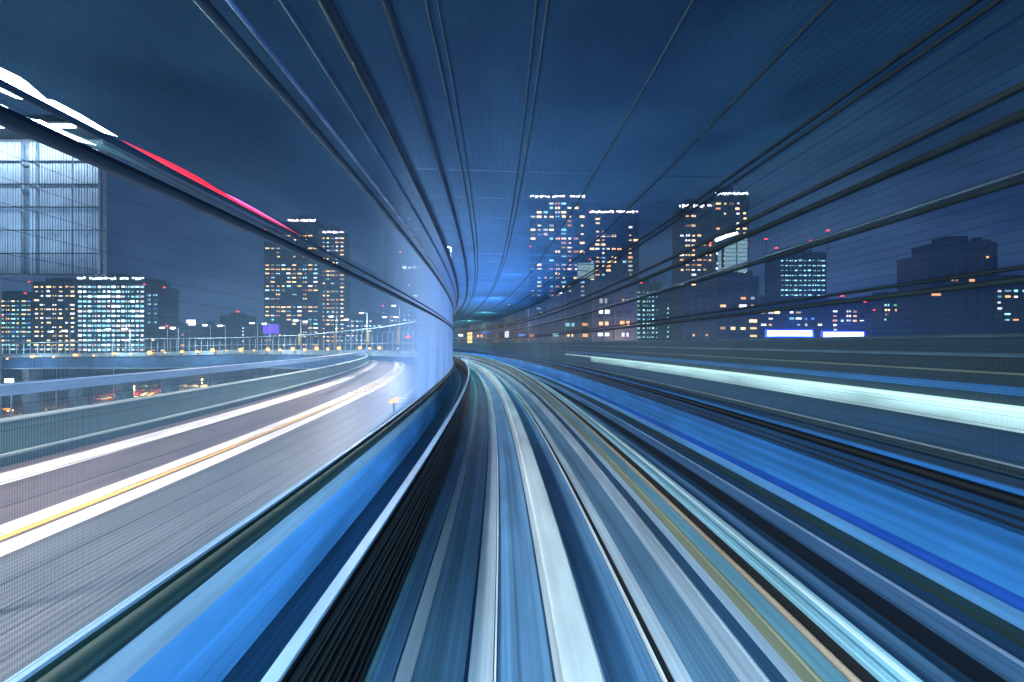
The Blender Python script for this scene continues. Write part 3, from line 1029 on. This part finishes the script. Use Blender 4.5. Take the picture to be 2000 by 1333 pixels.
building('residential_tower', 'tall left tower of the right-hand pair, white lit roof', 1035, 1143, 385, 240, 'f_blue', 26, win=WW, n=165, crown='crown', seed=21, beacons=((1036, 482),), wsize=(3.4, 1.4))
building('residential_tower', 'shorter right tower of the right-hand pair, beaded lit roof', 1151, 1247, 415, 244, 'f_dark', 26, win=WW, n=150, crown='crown', seed=22, beacons=((1153, 414), (1152, 507)), wsize=(3.2, 1.4))
building('residential_tower', 'broad tower with stepped lit roof, lower left wing', 1326, 1394, 404, 214, 'f_grey', 9, win=['w_warm', 'w_warm', 'w_orange', 'w_white'], n=90, crown='crown', seed=23, wsize=(3.0, 1.3))
building('residential_tower', 'tallest wing of the stepped tower, bright white roof edge', 1396, 1461, 380, 210, 'f_grey', 12, win=['w_warm', 'w_warm', 'w_orange', 'w_white'], n=80, crown='crown_cyan', seed=24, beacons=((1387, 475), (1458, 478)), wsize=(3.0, 1.3))
building('office_block', 'slender block with dense teal windows between the towers', 1242, 1290, 556, 190, 'f_dark', 12, fl=2.6, win=['w_cyan', 'w_teal'], n=150, seed=25, wsize=(2.0, 1.0), beacons=((1252, 553),), dens=1)
building('office_block', 'small block with greenish strip windows beside the stepped tower', 1299, 1332, 577, 180, 'f_dark', 12, fl=2.6, win=['w_teal', 'w_cyan'], n=70, seed=26, wsize=(2.6, 1.1), dens=1, beacons=((1330, 648),))
building('apartment_block', 'nearer apartment block with wide lit windows under the right-hand pair', 1158, 1242, 556, 105, 'f_grey', 12, fl=3.6, win=['w_warm', 'w_white', 'w_white', 'w_orange'], n=20, seed=27, wsize=(3.8, 1.5))
building('apartment_block', 'reddish brown slab standing in front of the stepped tower', 1334, 1400, 575, 130, 'f_brown', 12, win=['w_orange', 'w_warm'], n=8, seed=28, wsize=(2.0, 1.0))
building('apartment_block', 'grey slab right of the reddish brown one', 1402, 1480, 545, 140, 'f_grey', 12, win=['w_warm', 'w_orange', 'w_white'], n=34, seed=29, wsize=(3.0, 1.2))
building('shop_row', 'low warm-lit frontage below the canopy edge, leftmost', 890, 985, 634, 120, 'f_warm', 12, fl=3.6, win=['w_cyan', 'w_white', 'w_orange'], n=9, seed=30, roofbox=False, wsize=(2.4, 1.0))
building('shop_row', 'low warm-lit frontage with pink and white shop lights', 988, 1070, 622, 118, 'f_warm', 12, fl=3.6, win=['w_warm', 'w_orange', 'w_white', 'w_blue'], n=18, seed=31, roofbox=False, wsize=(2.8, 1.0))
building('office_block', 'grey block with two bright cyan strip windows', 1072, 1156, 598, 112, 'f_grey', 12, fl=3.6, win=['w_cyan', 'w_orange', 'w_warm'], n=13, seed=32, roofbox=False, wsize=(3.2, 1.2))
building('office_tower', 'dark blue block with dense cyan windows right of the stepped tower', 1523, 1612, 496, 200, 'f_dark', 12, fl=3.0, win=['w_cyan', 'w_cyan', 'w_teal'], n=230, seed=33, wsize=(2.2, 1.1), dens=1, bottom=52, beacons=((1507, 463), (1527, 481), (1630, 446), (1596, 466)))
building('hotel_block', 'low purple grey block in front of the dense cyan one', 1456, 1622, 588, 170, 'f_dark', 12, win=['w_warm', 'w_cyan', 'w_white', 'w_blue'], n=34, seed=34, wsize=(2.8, 1.2), roofbox=False)
building('low_block', 'far low block with red lights beyond the blue signs', 1624, 1690, 592, 230, 'f_dark', 12, win=['w_orange', 'w_white', 'w_cyan'], n=60, seed=35, wsize=(3.2, 1.4), beacons=((1632, 588), (1657, 577), (1688, 590)))
building('low_block', 'small block with pale yellow green strip windows', 1722, 1762, 580, 220, 'f_dark', 12, win=['w_teal', 'w_warm', 'w_orange'], n=50, seed=36, wsize=(4.0, 1.4), beacons=((1706, 606), (1786, 586)))
building('low_block', 'small block with bright stacked cyan strips', 1768, 1815, 602, 215, 'f_dark', 12, win=['w_cyan', 'crown_cyan'], n=80, seed=37, wsize=(4.4, 1.3), dens=1)
building('residential_tower', 'dark brown tower with a few pale lights at far right', 1812, 1915, 500, 150, 'f_brown', 12, win=['w_orange'], n=5, seed=38, wsize=(5, 1.2), slab=True)
building('tower_block', 'blackish stepped top block rising behind the brown tower', 1836, 1945, 476, 170, 'f_dark', 12, win=['w_orange'], n=3, seed=39, roofbox=True)
building('apartment_block', 'dark block with scattered orange and cyan windows at the right edge', 1925, 2060, 548, 180, 'f_dark', 14, win=['w_cyan', 'w_orange', 'w_white'], n=70, seed=40, wsize=(3.4, 1.2), beacons=((1922, 549), (1985, 546), (1812, 564)))
building('low_block', 'long unlit black block in front of the right edge buildings', 1700, 2080, 632, 120, 'f_dark', 12, win=['w_blue'], n=3, seed=41, roofbox=False)

# tower with the curved white lit screen
o = empty('lit_screen_tower', 'white lit lattice screen with curved top beside the stepped tower', 'building', None, (0, 0, 0))
z = 150
mb = MB()
for (xa, xb) in ((1403, 1409), (1416, 1438), (1441, 1460)):
    m_ = 6
    for i in range(m_):
        u0 = xa + (xb - xa) * i / m_
        u1 = xa + (xb - xa) * (i + 1) / m_ - 0.25
        yt = 456 + max(0, (1460 - u0)) ** 1.35 * 0.16
        a, b = px(u0, yt, z), px(u1, 532, z)
        mb.box(a.x, b.x, z, z + 0.4, b.z, a.z)
mb.build('lit_screen', M['glass_lit'], o)
mb = MB()
for y in range(470, 532, 8):
    a = px(1403, y, z)
    b = px(1461, y, z)
    mb.box(a.x, b.x, z - 0.12, z - 0.02, a.z - 0.1, a.z + 0.1)
mb.build('lattice_bar', M['trim'], o)
a, b = px(1402, 532.5, z), px(1461, 671, z)
MB().box(a.x, b.x, z + 0.6, z + 12, 0, a.z).build('wall', M['f_grey'], o)
o = empty('floodlight', 'slanting brilliant white light bar above the curved screen', 'light', None, px(1418, 462, 149))
MB().tube([(-4.5, 0, -1.7), (0, 0, 0), (5.0, 0, 1.5)], 0.75, 8, 0.5).build('tube', M['lamp_white'], o, True)
MB().tube([(-4.5, 0.8, -2.4), (5.0, 0.8, 0.8)], 0.3, 6).build('holder', M['cage_steel'], o)


def sign(name, label, x0, x1, y0, y1, z, mat, post=True):
    a, b = px(x0, y1, z), px(x1, y0, z)
    o = empty(name, label, 'sign', None, ((a.x + b.x) / 2, z, a.z))
    W, Hh = (b.x - a.x) / 2, b.z - a.z
    cab = MB().box(-W - 0.12, W + 0.12, 0.11, 0.5, -0.12, Hh + 0.12).build('cabinet', M['cage_steel'], o)
    MB().box(-W, W, -0.1, 0.1, 0, Hh).build('lit_face', M[mat], cab)
    if mat == 'sign_blue':  # glowing ring stands for the sign's halo of glare
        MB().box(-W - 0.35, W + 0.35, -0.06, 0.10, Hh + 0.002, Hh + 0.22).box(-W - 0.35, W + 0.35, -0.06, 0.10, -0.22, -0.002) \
            .box(-W - 0.35, -W - 0.002, -0.06, 0.10, 0, Hh).box(W + 0.002, W + 0.35, -0.06, 0.10, 0, Hh).build('halo_border', M['sign_halo'], cab)
    if post:
        for sx_ in (-0.6, 0.6):
            MB().box(W * sx_ - 0.1, W * sx_ + 0.1, 0.15, 0.4, -a.z, -0.13).build('post', M['cage_steel'], o)
    return o


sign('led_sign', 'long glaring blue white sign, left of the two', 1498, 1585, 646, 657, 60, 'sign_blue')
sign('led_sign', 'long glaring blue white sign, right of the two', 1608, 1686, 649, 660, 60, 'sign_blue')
sign('roof_sign', 'small glowing lilac sign above the far left roofs', 364, 382, 625, 636, 228, 'sign_lilac')
sign('billboard', 'square pale green lit billboard between the right-hand towers', 1128, 1160, 514, 544, 100, 'sign_pale')
sign('vertical_sign', 'upright stacked yellow sign near the canopy bend', 913, 922, 649, 673, 90, 'sign_yellow')
sign('vertical_sign', 'upright pale blue sign above the far track bend', 986, 994, 646, 660, 90, 'w_white')
sign('shop_sign', 'small violet strip sign beside the upright yellow sign', 942, 961, 649, 652, 90, 'sign_violet')
sign('shop_sign', 'violet blue screen at the foot of the left twin tower', 514, 545, 634, 652, 190, 'sign_violet')

# overhead reflection on the left, built as raised vertical panels
z = 44
reflection_root = empty('reflection_panels', 'raised pale vertical panels standing for an overhead reflection at the left edge', 'building', None, (0, 0, 0))
xl, xr = -120, 192
a, b = px(xl, 290, z), px(xr, 290, z)
Htop = px(0, 268, z).z
M['hall_wall'] = plain('hall_wall', (0.16, 0.22, 0.28), 0.5)
Hbot = px(0, 536, z).z
MB().box(a.x, b.x, z + 0.5, z + 0.9, Hbot, Htop).build('wall', M['hall_wall'], reflection_root)  # backing of the panels that stand for the reflection, no real wall
for cx_ in (-100, -45):
    p0 = px(cx_, 0, z)
    MB().box(p0.x - 0.5, p0.x + 0.5, z + 0.8, z + 1.8, 0, Hbot).build('reflection_column', M['pier'], reflection_root)
M['panel'] = plain('panel', (0.36, 0.46, 0.55), 0.5, 0, 0.6, 0.12)
for (xa, xb) in ((-60, 38), (55, 68), (74, 138), (141, 190)):
    mb = MB()
    n = max(2, int((xb - xa) / 5))
    for i in range(n):
        u0 = xa + (xb - xa) * i / n
        u1 = xa + (xb - xa) * (i + 0.72) / n
        p0, p1 = px(u0, 0, z), px(u1, 0, z)
        mb.box(p0.x, p1.x, z + 0.15, z + 0.48, Hbot + 0.1, Htop - 0.6)
    mb.build('panel', M['panel'], reflection_root)
mb = MB()
for k in range(12):
    zz = Htop - 3.2 - k * 3.1
    if zz > Hbot:
        mb.box(a.x, b.x, z - 0.02, z + 0.12, zz - 0.05, zz + 0.05)
mb.build('reflection_crossline', M['cage_steel'], reflection_root)
MB().box(a.x - 0.5, b.x + 0.5, z - 3.0, z + 1.2, Htop + 0.01, Htop + 0.9).build('roof', M['cage_steel'], reflection_root)
mb = MB().box(a.x, b.x, z - 2.6, z - 2.2, Htop - 0.25, Htop)
mb.build('reflection_top_glow', M['tube_white'], reflection_root)
light('reflection_front_fill', 'AREA', ((a.x + b.x) / 2, z - 6, Hbot + 4), 1500, (0.5, 0.72, 1.0), abs(b.x - a.x), ((a.x + b.x) / 2, z, Hbot + 10), sx=2)  # unseen light added in front to brighten the lower panels
light('reflection_top_fill', 'AREA', ((a.x + b.x) / 2, z - 2.3, Htop - 0.3), 3200, (0.65, 0.82, 1.0), abs(b.x - a.x), ((a.x + b.x) / 2, z + 1.0, Htop - 16), sx=0.4)

# ------------------------------------------------------------------ parked cars below
def make_car():
    o = empty('parked_car', 'parked car', 'car')
    prof = [(-2.2, 0.35), (-2.25, 0.8), (-2.0, 0.95), (-1.3, 1.0), (-0.7, 1.42), (0.7, 1.45), (1.35, 1.0), (2.1, 0.88), (2.25, 0.6), (2.2, 0.35)]
    V = [(x_, -0.85, z_) for x_, z_ in prof] + [(x_, 0.85, z_) for x_, z_ in prof]
    n = len(prof)
    Fc = [tuple(range(n)), tuple(range(2 * n - 1, n - 1, -1))] + [(k, k + n, (k + 1) % n + n, (k + 1) % n) for k in range(n)]
    mesh_obj('body', V, Fc, M['car_white'], o)
    mb = MB()
    for y_ in (-0.862, 0.852):
        mb.add([(-1.1, y_, 1.02), (-0.65, y_, 1.36), (0.65, y_, 1.38), (1.15, y_, 1.02), (-1.1, y_ + 0.01, 1.02), (-0.65, y_ + 0.01, 1.36), (0.65, y_ + 0.01, 1.38), (1.15, y_ + 0.01, 1.02)],
               [(0, 1, 2, 3), (7, 6, 5, 4), (0, 4, 5, 1), (1, 5, 6, 2), (2, 6, 7, 3), (3, 7, 4, 0)])
    mb.build('side_window', M['car_glass'], o)
    for x_ in (-1.4, 1.4):
        for y_ in (-0.8, 0.8):
            MB().tube([(x_, y_ - 0.1, 0.33), (x_, y_ + 0.1, 0.33)], 0.33, 12).build('wheel', M['black'], o)
            MB().tube([(x_, y_ - 0.11, 0.33), (x_, y_ + 0.11, 0.33)], 0.19, 10).build('rim', M['pole'], [c_ for c_ in o.children if c_.name.startswith('wheel')][-1])
    for y_ in (-0.6, 0.6):
        MB().box(2.2, 2.27, y_ - 0.17, y_ + 0.17, 0.62, 0.78).build('headlight', M['lamp_far'], o)
        MB().box(-2.27, -2.2, y_ - 0.17, y_ + 0.17, 0.7, 0.85).build('tail_light', M['lamp_red'], o)
    return o


M['car_white'] = plain('car_white', (0.55, 0.57, 0.60), 0.3, 0.2)
M['car_dark'] = plain('car_dark', (0.03, 0.035, 0.05), 0.3, 0.3)
M['car_red'] = plain('car_red', (0.35, 0.03, 0.03), 0.3, 0.2)
M['car_yellow'] = plain('car_yellow', (0.75, 0.42, 0.06), 0.3, 0.1)
M['car_glass'] = plain('car_glass', (0.02, 0.025, 0.03), 0.1)
proto = make_car()
bodies = {'white': proto.children[0].data}
for nm in ('dark', 'red', 'yellow'):
    me = proto.children[0].data.copy()
    me.materials[0] = M['car_' + nm]
    bodies[nm] = me
rc = random.Random(5)
CARS = []
for row, (z_, xa, xb) in enumerate(((140, 190, 300), (151, 200, 345), (163, 230, 385), (180, 280, 480), (114, 10, 125))):
    x_ = xa
    while x_ < xb:
        CARS.append((x_, z_, row))
        x_ += 5.6 / z_ * F * (0.6 if row < 3 else 0.9) + rc.random() * 6
RN = ['nearest row', 'second row', 'third row', 'farthest row', 'left row']
cnt = {}
for i, (x_, z_, row) in enumerate(CARS):
    o = proto if i == 0 else copy_tree(proto)
    o.location = ((x_ - CX) / F * z_, z_ + rc.uniform(-0.5, 0.5), 0.012)
    o.rotation_euler = (0, 0, R_(90 + rc.uniform(-8, 8)) if row < 3 else R_(rc.uniform(-6, 6)))
    colr = rc.choice(['white', 'white', 'dark', 'yellow', 'yellow', 'red'])
    o.children[0].data = bodies[colr]
    cnt[row] = cnt.get(row, 0) + 1
    tag(o, '%s car in the %s of the yard below the road, %s from the left' % (colr, RN[row], ORD[cnt[row] - 1]), 'car', 'cars parked in the yard below the road')
for i, (x_, z_, e_) in enumerate(((262, 146, 18000), (395, 176, 22000), (66, 119, 6000))):
    p = Vector(((x_ - CX) / F * z_, z_, 0))
    o = empty('yard_lamp', 'orange lamp post among the parked cars, %s' % ('left of the main rows', 'right of the main rows', 'by the separate left row')[i], 'lamp post', None, p)
    MB().tube([(0, 0, 0), (0, 0, 5)], 0.08, 6).build('pole', M['pole'], o)
    MB().box(-0.4, 0.4, -0.3, 0.3, 5.0, 5.15).build('lamp_head', M['lamp_amber'], o)
    light('yard_light', 'POINT', p + Vector((0, -0.5, 4.6)), e_, (1.0, 0.55, 0.2), 0.3)
o = empty('flood_lamp', 'bright bluish floodlight beside the yard at the left edge', 'lamp', None, px(18, 744, 95))
MB().box(-0.9, 0.9, -0.3, 0.3, -0.5, 0.5).build('lamp_head', M['lamp_white'], o)
MB().tube([(0, 0.4, -px(18, 744, 95).z), (0, 0.4, 0)], 0.12, 6).build('pole', M['pole'], o)
light('flood_light', 'POINT', px(18, 744, 94), 1500, (0.5, 0.65, 1.0), 0.5)

# ------------------------------------------------------------------ lamps of the place and added fill lights
# headlamps of the train whose cab we look from
for sx_ in (-1.0, 1.35):
    light('headlamp', 'SPOT', (sx_, 0.25, H0 - 0.5), 215, (0.66, 0.86, 1.0), 0.12, (sx_ * 1.15, 6.5, H0 - 3.4), 150, 0.9)
light('headlamp_side', 'AREA', (1.0, 0.3, H0 - 0.6), 30, (0.6, 0.82, 1.0), 0.8, (3.0, 6, H0 - 3.2))
# street lights over the road
for s_, e_ in ((2, 3600), (24, 3600), (48, 3200), (76, 3200)):
    q = at(s_, -9.0, 6.5)
    light('road_light', 'AREA', q, e_, (1.0, 0.82, 0.74), 1.0, q - Vector((0, 0, 5)))
# white lamp outside the canopy
light('canopy_side_lamp', 'POINT', px(872, 484, 24.8), 500, (0.5, 0.7, 1.0), 0.3)
for x_, y_ in ((40, 172), (140, 225)):
    light('tube_light', 'POINT', ray(x_, y_, -5.6), 260, (0.55, 0.88, 1.0), 0.2)
for s_, e_ in ((3, 450), (4.5, 900), (6, 1300), (8, 1500), (10, 1500), (12.5, 1500), (15, 1500), (18, 1600), (21, 1700), (24, 1900), (28, 2000), (33, 2000)):
    q = at(s_, -3.6, -2.8)                               # unseen lights added outside the left netting to brighten its veil
    light('netting_fill', 'SPOT', q, e_ * 0.6, (0.42, 0.56, 1.0), 0.15, at(s_ + 1.0, -2.35, 1.5), 150, 1.0)
for x_ in (950, 1040, 1130, 1240, 1380):  # unseen warm lights added before the low shop fronts
    light('shopfront_fill', 'POINT', px(x_, 655, 96), 7000, (1.0, 0.62, 0.42), 0.5)
# blue and green lights under the roof round the bend
for s_, d_, h_, e_, c_ in ((17, 1.2, 2.9, 60, (0.08, 0.30, 1.0)), (26, 1.0, 2.9, 110, (0.08, 0.32, 1.0)), (38, 2.0, 2.9, 120, (0.25, 0.85, 0.85)), (52, 2.5, 2.9, 200, (0.3, 0.9, 0.8)), (70, 2.5, 2.9, 220, (0.4, 0.9, 0.8))):
    light('roof_light', 'POINT', at(s_, d_, h_), e_, c_, 0.15)
for s_, e_ in ((3, 16), (7, 50), (11, 85), (15, 100), (20, 100), (26, 90)):  # unseen blue lights added to brighten the roof netting from below
    q = at(s_, 0.9 if s_ < 10 else 0.6, -2.2)
    light('roof_fill', 'SPOT', q, e_ * 16, (0.05, 0.28, 1.0), 0.1, q + Vector((0, 0.6 * s_ / 6, 5)), 90, 0.8)
for s_, e_ in ((13, 250), (19, 500), (26, 800), (34, 1000)):   # unseen greenish lights added under the roof to tint the track
    q = at(s_, 1.5, 3.3)
    light('track_fill', 'SPOT', q, e_, (0.25, 0.95, 0.78), 0.1, q - Vector((0, 0, 5)), 95, 0.9)
for s_, e_ in ((1.6, 6), (3.2, 8), (4.8, 8.5), (6.4, 7), (8.5, 4.5), (11, 2.5)):   # unseen lights added behind the cable wall to brighten the parapet face
    q = at(s_, -1.30, -2.0)
    light('parapet_fill', 'AREA', q, e_, (0.35, 0.68, 1.0), 1.5, at(s_, -2.2, -2.15), sx=0.08)
for s_ in (1.5, 4.5, 7.5, 10.5, 13.5, 16.5, 19.5):       # unseen lights added under the ledge to brighten the cyan panel
    light('ledge_fill', 'AREA', at(s_, 6.72, -0.93), 5, (0.70, 0.97, 1.0), 3.0, at(s_, 6.95, -1.08), sx=0.05)
for x_ in (1541, 1647):
    light('sign_glow', 'POINT', px(x_, 655, 57), 9000, (0.05, 0.12, 1.0), 0.5)
    light('sign_glow', 'POINT', px(x_, 640, 66), 26000, (0.05, 0.12, 1.0), 0.5)
# lights along the far viaduct
for x in (80, 240, 400, 560, 700, 800):
    p = farpt(x, 3)
    light('viaduct_light', 'POINT', (p.x, p.y - 5, p.z + 6), 9000, (0.65, 0.85, 1.0), 0.5)

# ------------------------------------------------------------------ night haze
hz = mesh_obj('haze', *box_data(-900, 900, -40, 1200, -1.0, 190.0), None)
hm = bpy.data.materials.new('haze')
hm.use_nodes = True
hm.node_tree.nodes.clear()
ho = hm.node_tree.nodes.new('ShaderNodeOutputMaterial')
pv = hm.node_tree.nodes.new('ShaderNodeVolumePrincipled')
pv.inputs['Color'].default_value = (0.45, 0.80, 1.0, 1)
pv.inputs['Density'].default_value = 0.00045
pv.inputs['Anisotropy'].default_value = 0.2
hm.node_tree.links.new(pv.outputs[0], ho.inputs['Volume'])
hz.data.materials.clear()
hz.data.materials.append(hm)
tag(hz, 'thin bluish night haze filling the air between the towers', 'haze', kind='stuff')
